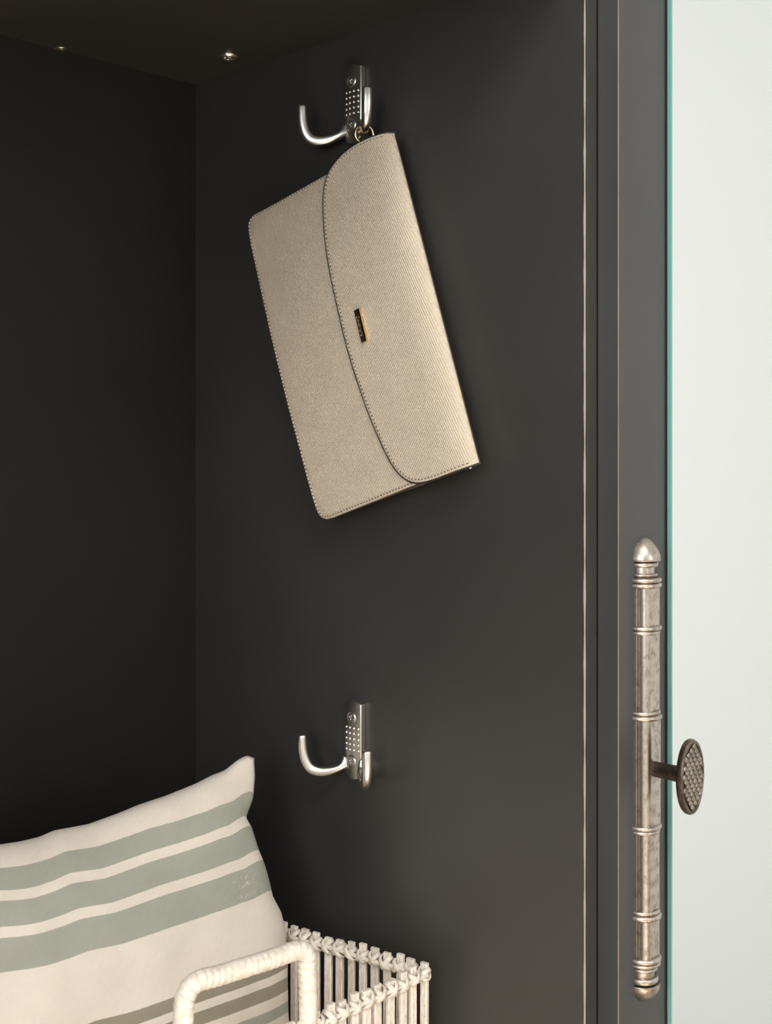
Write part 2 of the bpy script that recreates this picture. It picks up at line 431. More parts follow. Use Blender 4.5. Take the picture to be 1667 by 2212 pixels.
# cam fittings in the underside of the top board
def cam_fitting(px, py, k=1.0, flat=1.0):
    c = at_z(px, py, ZC); c.z = ZC
    pr = [(1e-5, -0.0006), (0.0045, -0.0006), (0.0052, -0.0016), (0.0062, -0.0021), (0.0076, -0.0019), (0.0084, -0.0010), (0.0086, 0.0)]
    v, f, m = lathe([(r * k, h * flat) for r, h in pr], c, Vector((0, 0, 1)), Vector((1, 0, 0)), 32)
    o = from_py('cam_fitting', v, f, M['cam'], ward); o['label'] = 'round metal fitting under the top board'
    bm = bmesh.new()
    for a in (0.5, 0.5 + math.pi / 2):
        t = box_bm(-.0036 * k, .0036 * k, -.0008 * k, .0008 * k, -.0018 * flat, 0)
        t.transform(Matrix.Translation(c) @ Matrix.Rotation(a, 4, 'Z')); me = bpy.data.meshes.new('t'); t.to_mesh(me); t.free(); bm.from_mesh(me)
    from_bm('cross_slot', bm, M['steel'], o)
cam_fitting(493, 122)
cam_fitting(131, 106, 0.62, 0.35)

# ------------------------------------------------------------------ mirrored cupboard beside it
XD = PT + 0.0012                        # left side of the door
YD0, YD1 = -0.4395, -0.4562             # back and front of the door leaf
XM = 0.0797                             # left edge of the mirror glass
XR = 0.62
DZ0, DZ1 = FLOOR_Z + 0.08, ZC + .30
cup = empty('mirrored_cupboard', (0.32, -0.22, FLOOR_Z), 'charcoal cupboard with mirror door and antique handle, right of the niche', 'cupboard')
bm = bmesh.new()
add_box(bm, PT + .0005, PT + .016, -0.4375, 0.008, FLOOR_Z, DZ1); add_box(bm, XR - .016, XR, -0.4375, 0.008, FLOOR_Z, DZ1)
add_box(bm, PT + .016, XR - .016, -0.4375, 0.008, DZ1 - .016, DZ1); add_box(bm, PT + .016, XR - .016, -0.42, -0.40, FLOOR_Z, DZ0)
add_box(bm, PT + .016, XR - .016, 0.0, 0.008, FLOOR_Z, DZ1 - .016)
from_bm('carcass', bm, M['panel'], cup)
# door leaf: flat stile, then a small cove that dips to the mirror
def door_leaf():
    prof = [(XD, YD0), (XD, YD1 + .0006), (XD + .0003, YD1 + .0002), (XD + .0008, YD1)]
    xs_ = XM - 0.0105
    prof += [(xs_, YD1)]
    for k in range(1, 9):
        a = math.pi / 2 * k / 8
        prof.append((xs_ + 0.0095 * math.sin(a), YD1 + 0.0026 * (1 - math.cos(a))))
    prof += [(XM + .004, YD1 + 0.0027), (XM + .004, YD1 + 0.0042), (XR - .06, YD1 + .0042), (XR - .06, YD1), (XR, YD1), (XR, YD0)]
    v = [(x, y, DZ0) for x, y in prof] + [(x, y, DZ1) for x, y in prof]
    n = len(prof)
    f = [(i, (i + 1) % n, n + (i + 1) % n, n + i) for i in range(n)] + [tuple(range(n)), tuple(range(n, 2 * n))]
    return from_py('door', v, f, M['door'], cup, smooth=True, angle=25)
door = door_leaf()
# mirror glass: 4 mm float glass, ground left edge
def mirror():
    y0, y1 = YD1 + 0.0006, YD1 - 0.0032
    bv = 0.0006
    pr = [(XM, y0), (XM, y1 + bv), (XM + bv, y1), (XR - .065, y1), (XR - .065, y0)]
    n = len(pr)
    v = [(x, y, DZ0 + .05) for x, y in pr] + [(x, y, DZ1 - .05) for x, y in pr]
    f = [(i, (i + 1) % n, n + (i + 1) % n, n + i) for i in range(n)] + [tuple(range(n)), tuple(range(n, 2 * n))]
    mi = [1, 1, 0, 1, 1, 1, 1]
    return from_py('mirror', v, f, [M['mirror'], M['glass_edge']], door, smooth=False, mi=mi)
box('mirror_backing', XM + .0006, XR - .066, YD1 + .0006, YD1 + .0041, DZ0 + .05, DZ1 - .05, M['gap'], door)
o = mirror(); o['label'] = 'tall mirror glass with green polished edge'
# faint worn left arris of the door, its edge highlight put into the colour
vs_, fs_ = [], []
for i in range(nz_ + 1):
    z = DZ0 + (DZ1 - DZ0) * i / nz_
    w = 0.00035 + random.uniform(-.0001, .00012)
    vs_ += [(XD - 0.0001, YD1 + w, z), (XD + .0002, YD1 - .00005, z), (XD + w, YD1 - 0.0001, z)]
for i in range(nz_):
    for k in range(2): fs_.append((i * 3 + k, i * 3 + k + 1, i * 3 + k + 4, i * 3 + k + 3))
M['edge2'] = mat('rubbed_edge_highlight', srgb(128, 112, 102), 0.5)
from_py('worn_arris_highlight', vs_, fs_, M['edge2'], door)

# handle: half-round bar with collars, finials and an oval knob
XH = 0.0462
def hz(py): return -(py - CY) / F_PX * 0.8640
handle = empty('handle', (XH, YD1, hz(1660)))
handle.parent = cup; handle.location = Vector((XH, YD1, hz(1660))) - ORG[cup.name]
handle['label'] = 'antique silver bar handle with dark oval knob'
HO = Vector((XH, YD1 + 0.0004, 0)); UP = Vector((0, 0, 1)); OUT = Vector((0, -1, 0)); SID = Vector((1, 0, 0))
def half(name, prof, seg=28, m='antique'):
    # prof: (radius, z) ; half-turn on the door face
    v, f, k = lathe(prof, HO, UP, OUT, seg, -math.pi / 2 * 1.02, math.pi / 2 * 1.02)
    return from_py(name, v, f, M[m], handle, smooth=True, angle=38)
def bar(name, za, zb, r):
    # reeded section: flat facets near the door, two fine grooves, round nose
    pts = []
    for k in range(181):
        a = -math.pi / 2 + math.pi * k / 180
        d = math.degrees(a); rr = r
        if abs(d) < 19: rr = r * math.cos(math.radians(19)) / math.cos(a)
        if abs(d) > 80: rr = r * math.cos(math.radians(10)) / math.cos(math.radians(min(10, 90 - abs(d))))
        if 19 <= abs(d) <= 68: rr += 0.0012 * math.sin(math.pi * (abs(d) - 19) / 49) ** 1.2
        for g in (70.5, 76.0):
            rr -= 0.0009 * math.exp(-((abs(d) - g) / 1.7) ** 2)
        pts.append((XH + rr * math.sin(a), HO.y - rr * math.cos(a)))
    n = len(pts)
    v = [(x, y, za) for x, y in pts] + [(x, y, zb) for x, y in pts]
    f = [(i, i + 1, n + i + 1, n + i) for i in range(n - 1)]
    return from_py(name, v, f, M['antique'], handle, smooth=True, angle=30)
RB = 0.0109
def ringp(za, zb, r0, r1, two=None):
    """collar profile from z = za (top) to zb: bulging ring"""
    p = [(r0, za)]
    for k in range(9):
        a = math.pi * k / 8
        zz = za + (zb - za) * (0.5 - 0.5 * math.cos(a)); p.append((r0 + (r1 - r0) * (0.35 + 0.65 * math.sin(a)), zz))
    p.append((r0, zb)); return p
def collar(pa, pb, groove=None, thin=None):
    za, zb = hz(pa), hz(pb)
    rm = RB * 1.21
    if groove is None:                                   # one thick bead + one thin bead
        top, bot = thin
        p = ringp(hz(top[0]), hz(top[1]), RB * 0.98, top[2]) + ringp(hz(bot[0]), hz(bot[1]), RB * 0.98, bot[2])
    return half('collar', p)
half('collar', ringp(hz(1246), hz(1257.5), RB * .95, RB * 1.23) + ringp(hz(1257.5), hz(1269), RB * .95, RB * 1.23))
collar(0, 0, thin=((1349, 1360, RB * 1.24), (1360, 1369, RB * 1.13)))
collar(0, 0, thin=((1532, 1541, RB * 1.16), (1541, 1553, RB * 1.26)))
collar(0, 0, thin=((1777, 1788, RB * 1.24), (1788, 1797, RB * 1.13)))
collar(0, 0, thin=((1960, 1969, RB * 1.13), (1969, 1982, RB * 1.23)))
half('collar', ringp(hz(2061), hz(2074), RB * .95, RB * 1.22) + ringp(hz(2074), hz(2082), RB * .95, RB * 1.16))
for za, zb, r in ((1268, 1350, RB), (1368, 1533, RB), (1552, 1778, RB * 1.06), (1796, 1961, RB * .99), (1981, 2062, RB * .99)):
    bar('bar', hz(zb), hz(za), r)
# finials
def dome(z0, z1, r):
    p = [(r * 0.86, z0), (r * 0.985, z0 + (z1 - z0) * .012), (r, z0 + (z1 - z0) * .05)]
    for k in range(1, 15):
        t = k / 14
        p.append((max(1e-4, r * (1 - t ** 1.8) ** 0.66), z0 + (z1 - z0) * (0.05 + 0.95 * t)))
    return p
nk = RB
top = [(nk * .95, hz(1246)), (nk * .82, hz(1245))] + ringp(hz(1244.5), hz(1237.5), nk * .82, nk * .98) + [(nk * .76, hz(1237)), (nk * .76, hz(1225))] + \
      ringp(hz(1224), hz(1213), nk * .84, nk * 1.02)
half('finial_neck', top)
half('finial', dome(hz(1211.5), hz(1157), RB * 1.17))
bot = [(nk * .95, hz(2082)), (nk * .9, hz(2085))] + ringp(hz(2085), hz(2093), nk * .82, nk * .98) + [(nk * .76, hz(2094)), (nk * .76, hz(2105))] + \
      ringp(hz(2106), hz(2120), nk * .84, nk * 1.02)
half('finial_neck', bot)
half('finial', dome(hz(2121), hz(2164), RB * 1.14))
# knob stem and oval knob
KZ = -0.2308
KO = Vector((XH, YD1 - 0.0085, KZ))
pr = [(.0054, -.003), (.0054, .0), (.0054, .014), (.0057, .020), (.0068, .0255), (.0090, .0285)]
v, f, k = lathe(pr, KO, OUT, UP, 32, sx=0.9)
from_py('knob_stem', v, f, M['bronze'], handle)
def knob():
    KH, KW = 0.0258, 0.0150
    y0 = YD1 - 0.0352
    verts, faces, mi = [], [], []
    rings = [(0.30, 0.0012, 0), (0.86, 0.0012, 0), (0.955, 0.0004, 0), (1.0, -0.0012, 0), (1.0, -0.0034, 1), (0.975, -0.0046, 1), (0.92, -0.0050, 1), (0.885, -0.0048, 1), (0.865, -0.0040, 1), (0.84, -0.0040, 2), (0.5, -0.0044, 2), (0.02, -0.0046, 2)]
    seg = 72
    for s, dy, m in rings:
        for k in range(seg):
            a = 2 * math.pi * k / seg
            inset = (1 - s) * 0.6
            verts.append((XH + KW * s * math.sin(a), y0 + dy, KZ + (KH * s) * math.cos(a)))
    for i in range(len(rings) - 1):
        for k in range(seg):
            faces.append((i * seg + k, i * seg + (k + 1) % seg, (i + 1) * seg + (k + 1) % seg, (i + 1) * seg + k)); mi.append(rings[i + 1][2])
    faces.append(tuple((len(rings) - 1) * seg + k for k in range(seg))); mi.append(2)
    faces.append(tuple(range(seg))); mi.append(0)
    o = from_py('knob', verts, faces, [M['bronze'], M['bronze_rim'], M['bronze']], handle, smooth=True, angle=40, mi=mi)
    # woven relief: little pillows in a lattice, clipped to the oval
    bm = bmesh.new()
    for i in range(-9, 10):
        for j in range(-9, 10):
            a, b = i * 0.0043, j * 0.0040
            x = (a * math.cos(.62) - b * math.sin(.62)) ; z = (a * math.sin(.62) + b * math.cos(.62))
            if (x / (KW * .80)) ** 2 + (z / (KH * .81)) ** 2 > 1: continue
            h = 0.00165
            quad = []
            for lvl, (s, dy) in enumerate(((0.98, 0.0), (0.85, -0.0009), (0.60, -0.00125))):
                for ca, cb in ((-1, -1), (1, -1), (1, 1), (-1, 1)):
                    aa, bb = a + ca * h * 1.15 * s, b + cb * h * 1.15 * s
                    quad.append(bm.verts.new((XH + aa * math.cos(.62) - bb * math.sin(.62), y0 - 0.0044 + dy, KZ + aa * math.sin(.62) + bb * math.cos(.62))))
            for l in range(2):
                for q in range(4): bm.faces.new((quad[l * 4 + q], quad[l * 4 + (q + 1) % 4], quad[l * 4 + 4 + (q + 1) % 4], quad[l * 4 + 4 + q]))
            bm.faces.new(quad[8:12])
    bmesh.ops.recalc_face_normals(bm, faces=bm.faces)
    w = from_bm('woven_relief', bm, M['bronze_face'], handle, True, 60); w['kind'] = 'stuff'
    return o
knob()

# ------------------------------------------------------------------ coat hooks
HY = at_x(771, 900, 0.0).y
HDEP = (Vector((0, HY, 0)) - CAM).dot(FWD)
HZ = [(CY - 227.5) / F_PX * HDEP, (CY - 1596) / F_PX * HDEP]
mm = 0.001
PRONG = [(0, -17.5), (2.5, -19.5), (6, -22.0), (11, -24.4), (21, -27.2), (30.5, -27.8), (38, -25.6), (42.5, -20), (44.8, -12), (45.4, -5), (45.4, -0.8), (45.4, 1.0), (45.4, 1.9)]
PW = [(5.6, 2.6), (4.5, 3.0), (3.5, 3.5), (3.2, 3.6), (3.9, 3.3), (4.2, 3.2), (4.4, 3.4), (4.3, 3.8), (4.1, 4.0), (3.9, 4.0), (3.7, 3.9), (3.5, 3.7), (2.8, 3.0)]
def make_hook():
    L0 = Vector((0, HY, HZ[0]))
    t = empty('coat_hook', L0)
    # plate: gently convex face, arched ends
    hw, n = 9.6, 14
    verts, faces = [], []
    for i in range(n + 1):
        y = -hw + 2 * hw * i / n
        q = 1 - (y / hw) ** 2
        zt, zb = 29.6 + 2.4 * q, -25.5 - 6.5 * math.sqrt(max(0, q)) if q > 0 else -25.5
        xf = -(5.2 + 1.3 * q)
        for x, z in ((0, zt), (xf, zt), (xf, zb), (0, zb)):
            verts.append(L0 + Vector((x, y, z)) * mm)
    for i in range(n):
        a, b = i * 4, i * 4 + 4
        for k in range(4): faces.append((a + k, a + (k + 1) % 4, b + (k + 1) % 4, b + k))
    faces.append((0, 1, 2, 3)); faces.append(tuple(n * 4 + k for k in range(4)))
    pl = from_py('back_plate', verts, faces, M['nickel'], t, smooth=True, angle=30)
    bv = pl.modifiers.new('bevel', 'BEVEL'); bv.width = 0.0007; bv.segments = 3; bv.limit_method = 'ANGLE'; bv.angle_limit = math.radians(40)
    for sgn in (1, -1):
        d = Vector((-0.5, 0.866 * sgn, 0))
        pts = smooth_path([(s, z, a, b) for (s, z), (a, b) in zip(PRONG, PW)], 6)
        r0, r1 = Vector((-2.9, 7.6 * sgn, 0)), Vector((-26.5, 37.6 * sgn, 0))
        path = []
        for s, z, a, b in pts:
            q = min(1.0, s / 45.4)
            path.append(L0 + Vector((r0.x + (r1.x - r0.x) * q, r0.y + (r1.y - r0.y) * q ** 1.15, z)) * mm)
        d = (r1 - r0).normalized()
        v, f = sweep(path, [(a * mm, b * mm) for s, z, a, b in pts], d.cross(UP), 28, power=2.5)
        from_py('prong', v, f, M['nickel'], t, smooth=True, angle=50)
    for z in (18.2, -17.2):
        c = L0 + Vector((-6.5, 0, z)) * mm
        prf = [(1e-5, -.0010), (.0010, -.0009), (.0020, .0003), (.0031, .0005), (.0037, .0004), (.0040, -.0001), (.0041, -.001)]
        v, f, k = lathe(prf, c, Vector((-1, 0, 0)), UP, 28)
        sc = from_py('screw', v, f, M['steel'], t, smooth=True, angle=40)
        # dark countersunk groove round the head
        v, f, k = lathe([(.0041, .0002), (.0047, .00045), (.0052, .00012)], c, Vector((-1, 0, 0)), UP, 28)
        from_py('countersink', v, f, M['nickel'], sc)
        bm = bmesh.new()
        for a in range(4):
            tt = box_bm(-.0004, .0008, .0005, .0019, .0005, .0019)
            tt.transform(Matrix.Translation(c) @ Matrix.Rotation(a * math.pi / 2 + .35, 4, 'X')); me = bpy.data.meshes.new('t'); tt.to_mesh(me); tt.free(); bm.from_mesh(me)
        from_bm('cross_recess', bm, M['steel'], sc)
    bm = bmesh.new()
    for i in range(4):
        for j in range(5):
            y, z = (i - 1.5) * 4.5, 1.0 + (j - 2) * 4.45
            x = -(5.2 + 1.3 * (1 - (y / hw) ** 2)) + 0.2
            m4 = Matrix.Translation(L0 + Vector((x, y, z)) * mm)
            bmesh.ops.create_icosphere(bm, subdivisions=2, radius=0.00125, matrix=m4)
    st = from_bm('stud_grid', bm, M['stud'], t, True, 180); st['kind'] = 'stuff'; st['label'] = 'grid of tiny raised dots'
    return t
def copy_tree(o, parent=None):
    c = o.copy(); COL.objects.link(c); c.parent = parent
    for ch in list(o.children): copy_tree(ch, c)
    return c
hook = make_hook()
tag(hook, 'upper brushed metal double coat hook holding the beige clutch', 'coat hook', 'coat hooks on the side panel')
hook2 = copy_tree(hook); hook2.location = (0, HY, HZ[1])
tag(hook2, 'lower brushed metal double coat hook, empty, above the basket', 'coat hook', 'coat hooks on the side panel')

# ------------------------------------------------------------------ clutch bag
XF = -0.0265                     # front leather of the body
XFL = XF - 0.0021                # flap surface
def yz(px, py, x): p = at_x(px, py, x); return (p.y, p.z)
TOPF, BOTF = (851, 288), (1034, 997)              # ends of the fold
foldx = XF + 0.0075
F0, F1 = Vector(yz(*TOPF, foldx)), Vector(yz(*BOTF, foldx))
fd = (F1 - F0).normalized(); fn = Vector((fd.y, -fd.x))          # in-plane normal
cen = Vector(yz(600, 800, XF))
if (cen - F0).dot(fn) < 0: fn = -fn                             # fn: from the fold towards the open edge
def fdist(p): return (Vector(p) - F0).dot(fn)
bag = empty('clutch_bag', (XF, (F0.x + cen.x) / 2, F1.y), 'beige crosshatched leather clutch with curved flap hanging from the upper hook', 'clutch bag')
BODY = [(708, 373), (650, 405.5), (600, 434), (562, 455), (546, 463), (538, 471.5), (534, 483), (535, 500), (540, 530), (555, 600), (580, 715), (600, 800), (620, 880), (640, 955), (660, 1030), (672, 1073), (680, 1098), (686, 1112), (693, 1119.5), (702, 1122), (716, 1118.5), (760, 1101), (800, 1085), (850, 1065), (897, 1046)]
body2d = [Vector(yz(a, b, XF)) for a, b in BODY]
# carry on to the fold, under the flap
body2d = [F0 + fn * k + fd * 0.004 for k in (.003, .006, .010, .018, .03)] + body2d + [F1 + fn * k - fd * 0.0003 for k in (.03, .018, .010, .006, .003)]
def body_back(p):
    d = max(0, fdist(p)); return XF + 0.0035 + 0.0105 * max(0.0, 1 - d / 0.165)
HF = 0.0095; RF = 0.030        # depth of the rounded fold, and how far it starts
def flap_x(d):
    if d >= RF: return XFL
    t = 1 - max(0.0, d) / RF; return XFL + HF * (1 - math.sqrt(max(0.0, 1 - t ** 2.4)))
def make_body():
    n = len(body2d); c = sum(body2d, Vector((0, 0))) / n
    verts, faces, mi = [], [], []
    # front: rim (rolled), then rings to the centre
    rings = [(1.0, 0.0016), (0.994, 0.0005), (0.985, 0.0), (0.9, -0.0002), (0.7, -0.0004), (0.45, -0.0005), (0.2, -0.0005)]
    def shrink(p, s):
        v = p - c; l = v.length
        if s >= 0.98: return c + v * ((l - (1 - s) * 0.1) / l)
        return c + v * s
    for s, dx in rings:
        for p in body2d:
            q = shrink(p, s); verts.append((max(XF + dx, flap_x(fdist(q)) + 0.0022), q.x, q.y))
    for i in range(len(rings) - 1):
        for k in range(n): faces.append((i * n + k, i * n + (k + 1) % n, (i + 1) * n + (k + 1) % n, (i + 1) * n + k)); mi.append(0)
    faces.append(tuple((len(rings) - 1) * n + k for k in range(n))); mi.append(0)
    # side walls (edge paint) and back
    base = len(verts)
    for p in body2d: verts.append((body_back(p) - 0.0012, p.x, p.y))
    for k in range(n): faces.append((k, (k + 1) % n, base + (k + 1) % n, base + k)); mi.append(1)
    b2 = len(verts)
    for p in body2d:
        q = shrink(p, 0.985); verts.append((body_back(p), q.x, q.y))
    for k in range(n): faces.append((base + k, base + (k + 1) % n, b2 + (k + 1) % n, b2 + k)); mi.append(0)
    faces.append(tuple(b2 + k for k in range(n))); mi.append(0)
    return from_py('body', verts, faces, [M['leather'], M['gusset']], bag, smooth=True, angle=35, mi=mi)
body = make_body()
FLAP = [(851, 288), (835, 287.5), (815, 292), (790, 301), (765, 314), (742, 331), (722, 352), (708, 374), (700, 400), (697, 430), (698, 480), (703, 535), (712, 590), (725, 652), (742, 725), (757, 780), (774, 833), (797, 897), (822, 957), (842, 997), (858, 1020), (874, 1034), (892, 1041.5), (912, 1041), (940, 1033), (985, 1016), (1034, 999)]
def resample(pts, n):
    seg = [0]
    for a, b in zip(pts, pts[1:]): seg.append(seg[-1] + (Vector(b) - Vector(a)).length)
    out = []
    for i in range(n + 1):
        s = seg[-1] * i / n; k = 0
        while k < len(pts) - 2 and seg[k + 1] < s: k += 1
        t = (s - seg[k]) / max(1e-9, seg[k + 1] - seg[k]); out.append(Vector(pts[k]) * (1 - t) + Vector(pts[k + 1]) * t)
    return out
flap_px = smooth_path([(float(a), float(b)) for a, b in FLAP], 6)
def on_flap(px, py):
    x = XFL
    for _ in range(25):
        p = Vector(yz(px, py, x)); dd = max(0.0, fdist(p)); x = 0.6 * x + 0.4 * min(foldx, flap_x(dd))
    dd = fdist(p)
    return p - fn * min(0.0, dd)
flap2d = [on_flap(a, b) for a, b in flap_px]
def make_flap():
    B = resample(flap2d, 120); nB = len(B)
    ss = [0, .004, .05, .12, .2, .3, .4, .5, .6, .66, .70, .74, .77, .8, .825, .85, .875, .9, .92, .94, .955, .97, .98, .988, .994, .998, 1.0]
    verts, faces, mi = [], [], []
    for i, b in enumerate(B):
        # matching fold point
        t = i / (nB - 1)
        fp = F0 + (F1 - F0) * t
        for s in ss:
            q = b + (fp - b) * s
            x = flap_x(fdist(q))
            verts.append((x + (0.0003 if s == 0 else 0), q.x, q.y))
        # over the fold to the back
        for dd, xx in ((0.0008, 1.1), (.003, 1.4), (.008, 1.6), (.03, 1.7), (.08, 1.7)):
            q = fp + fn * dd + fd * (0.03 * dd if t < .5 else -0.03 * dd); verts.append((XFL + HF * xx, q.x, q.y))
    m = len(ss) + 5
    for i in range(nB - 1):
        for k in range(m - 1): faces.append((i * m + k, i * m + k + 1, (i + 1) * m + k + 1, (i + 1) * m + k)); mi.append(0)
    # cut edge: thickness wall along the flap outline
    base = len(verts)
    for i, b in enumerate(B):
        q = b; verts.append((flap_x(fdist(q)) + 0.0021, q.x, q.y))
    for i in range(nB - 1): faces.append((i * m, (i + 1) * m, base + i + 1, base + i)); mi.append(1)
    return from_py('flap', verts, faces, [M['leather'], M['edge_paint']], bag, smooth=True, angle=50, mi=mi)
flap = make_flap()
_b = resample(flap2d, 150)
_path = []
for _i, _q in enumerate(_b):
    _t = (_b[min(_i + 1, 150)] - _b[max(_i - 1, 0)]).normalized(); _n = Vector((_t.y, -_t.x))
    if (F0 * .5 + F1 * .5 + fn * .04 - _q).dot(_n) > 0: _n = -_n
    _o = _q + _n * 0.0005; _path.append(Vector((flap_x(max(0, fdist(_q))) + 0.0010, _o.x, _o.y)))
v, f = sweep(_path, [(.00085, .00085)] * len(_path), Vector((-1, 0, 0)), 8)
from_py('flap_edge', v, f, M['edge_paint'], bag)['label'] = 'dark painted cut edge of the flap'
# stitching
def stitches(name, pts2d, xfun, inset, inward, pitch, skip=0.0):
    """light thread bars and dark needle holes along a line set in from the edge"""
    P = []
    for i, p in enumerate(pts2d):
        a, b = pts2d[max(0, i - 1)], pts2d[min(len(pts2d) - 1, i + 1)]
        t = (b - a).normalized(); nrm = Vector((t.y, -t.x))
        if (inward - p).dot(nrm) < 0: nrm = -nrm
        P.append(p + nrm * inset)
    total = sum((b - a).length for a, b in zip(P, P[1:])); n = int(total / pitch)
    Q = resample(P, n * 2)
    bt, bh = bmesh.new(), bmesh.new()
    for i in range(0, n * 2 - 1, 2):
        for bmx, a, b, w, h in ((bt, Q[i], Q[i] * .25 + Q[i + 1] * .75 + (Q[i + 1] - Q[i]) * .35, .00042, .00045), (bh, Q[i + 1] + (Q[i + 2] - Q[i + 1]) * .1, Q[i + 2] - (Q[i + 2] - Q[i + 1]) * .05, .00048, .00012)):
            t = (b - a).normalized(); s = Vector((-t.y, t.x)) * w
            xa, xb = xfun(a), xfun(b)
            lo = [bmx.verts.new((x + .0003, q.x, q.y)) for x, q in ((xa, a - s), (xb, b - s), (xb, b + s), (xa, a + s))]
            hi = [bmx.verts.new((x - h, q.x, q.y)) for x, q in ((xa, a - s * .6), (xb, b - s * .6), (xb, b + s * .6), (xa, a + s * .6))]
            for k in range(4): bmx.faces.new((lo[k], lo[(k + 1) % 4], hi[(k + 1) % 4], hi[k]))
            bmx.faces.new(hi)
    for bmx, nm, m in ((bt, 'stitching', 'thread'), (bh, 'stitch_holes', 'hole')):
        bmesh.ops.recalc_face_normals(bmx, faces=bmx.faces)
        o = from_bm(nm, bmx, M[m], bag); o['kind'] = 'stuff'
fcen = sum(flap2d, Vector((0, 0))) / len(flap2d)
stitches('s', [p for p in resample(flap2d, 160)][2:-2], lambda q: flap_x(fdist(q)), 0.0021, F0 * .5 + F1 * .5 + fn * .04, 0.0033)
bpts = resample([Vector(yz(a, b, XF)) for a, b in BODY], 160)
stitches('s', bpts, lambda q: XF - 0.0001, 0.0020, Vector(yz(740, 760, XF)), 0.0033)
# gold name plate
def name_plate():
    c = [Vector(yz(a, b, XFL)) for a, b in ((767.5, 670), (779.5, 667), (796, 736.5), (784, 741))]
    ctr = sum(c, Vector((0, 0))) / 4
    vdir = ((c[3] + c[2]) - (c[0] + c[1])).normalized(); udir = Vector((-vdir.y, vdir.x))
    if udir.x > 0: udir = -udir                      # towards the fold (-y)
    hl = ((c[3] + c[2]) / 2 - (c[0] + c[1]) / 2).length / 2; hw = abs((c[1] - c[0]).dot(udir)) / 2
    hl = max(hl, .01)
    M4 = Matrix(((-1, 0, 0, XFL), (0, udir.x, vdir.x, ctr.x), (0, udir.y, vdir.y, ctr.y), (0, 0, 0, 1)))
    bm = box_bm(0, 0.0024, -hw, hw, -hl, hl, 0.0004, 2); bm.transform(M4)
    bmesh.ops.recalc_face_normals(bm, faces=bm.faces)
    pl = from_bm('name_plate', bm, M['gold'], bag, True, 35); pl['label'] = 'small gold metal plate'
    # raised lettering, reads down the plate
    cu = bpy.data.curves.new('lettering', 'FONT'); cu.body = 'Coccinelle'; cu.size = 1.0; cu.extrude = 0.03
    cu.align_x = 'CENTER'; cu.align_y = 'CENTER'
    to = bpy.data.objects.new('t', cu); COL.objects.link(to)
    bpy.context.view_layer.update()
    me = bpy.data.meshes.new_from_object(to.evaluated_get(bpy.context.evaluated_depsgraph_get()))
    bpy.data.objects.remove(to)
    w = max(v.co.x for v in me.vertices) - min(v.co.x for v in me.vertices)
    s = hl * 2 * 0.62 / w
    # text x -> vdir, text y -> udir, text z -> outwards
    A = Matrix(((0, 0, -s * .6, XFL - 0.0024), (vdir.x * s, udir.x * s, 0, ctr.x - udir.x * hw * .25), (vdir.y * s, udir.y * s, 0, ctr.y - udir.y * hw * .25), (0, 0, 0, 1)))
    me.transform(A); me.materials.clear(); me.materials.append(M['thread2'])
    link_mesh('lettering', me, pl)
M['thread2'] = mat('pale_gold_letters', (0.95, 0.85, 0.72, 1), 0.3, 1.0)
name_plate()
# key ring over the prong, with the little leather tab it runs through
d = Vector((-0.5, -0.866, 0)); s_ = 28
RC = Vector((0, HY, HZ[0])) + (d * s_) * mm + Vector((-0.0022, 0, (-27.7 + 3.6) * mm - 0.0066))
def torus(c, nrm, Rr, r, seg=40, sg=10):
    nrm = nrm.normalized(); a = UP - nrm * UP.dot(nrm); a.normalize(); b = nrm.cross(a)
    v, f = [], []
    for i in range(seg):
        th = 2 * math.pi * i / seg; e = a * math.cos(th) + b * math.sin(th)
        for k in range(sg):
            ph = 2 * math.pi * k / sg; v.append(c + e * (Rr + r * math.cos(ph)) + nrm * (r * math.sin(ph)))
    for i in range(seg):
        for k in range(sg): f.append((i * sg + k, i * sg + (k + 1) % sg, ((i + 1) % seg) * sg + (k + 1) % sg, ((i + 1) % seg) * sg + k))
    return v, f
v, f = torus(RC, d, 0.0074, 0.0011); o = from_py('ring', v, f, M['gold'], bag); o['label'] = 'gold ring over the hook'
RC2 = RC + Vector((0.001, .0005, -0.0105))
v, f = torus(RC2, Vector((0.9, -.5, 0.1)), 0.0042, 0.0007, 30, 8); from_py('link', v, f, M['gold'], bag)
e = Vector(yz(1015, 1010, XF + .006))
bm = bmesh.new(); bmesh.ops.create_icosphere(bm, subdivisions=2, radius=0.0013, matrix=Matrix.Translation((XF + .006, e.x, e.y)))
from_bm('zip_stop', bm, M['stud'], bag, True, 180)

# ------------------------------------------------------------------ cushion
C0 = at_x(547, 1640, -0.062)                      # top right corner of the cushion
PSI, LEAN = math.radians(12), math.radians(14)
PU = Vector((math.cos(PSI), -math.sin(PSI), 0))
back = Vector((math.sin(PSI), math.cos(PSI), 0))
PV = (Vector((0, 0, 1)) * math.cos(LEAN) + back * math.sin(LEAN)).normalized()
PN = PU.cross(PV).normalized()
if PN.y > 0: PN = -PN
RE = [(549, 1638), (551, 1679), (547, 1727), (531, 1768), (543, 1790), (557, 1837), (569, 1869), (580, 1909), (586, 1936), (603, 1968), (611, 2000), (613, 2035), (615, 2115), (617, 2186)]
TE = [(549, 1638), (530, 1632), (511, 1641.6), (483, 1664), (455, 1675), (420, 1693), (356, 1719), (297, 1738.6), (253, 1757), (190, 1780), (115, 1794), (83, 1808), (40, 1818), (0, 1824)]
def loc(px, py):
    q = at_plane(px, py, C0, PN) - C0; return (q.dot(PU), q.dot(PV))
redge = sorted([(loc(*p)[1], loc(*p)[0]) for p in RE]); tedge = sorted([loc(*p) for p in TE])
PWD, PHT, PTH = 0.42, 0.40, 0.058
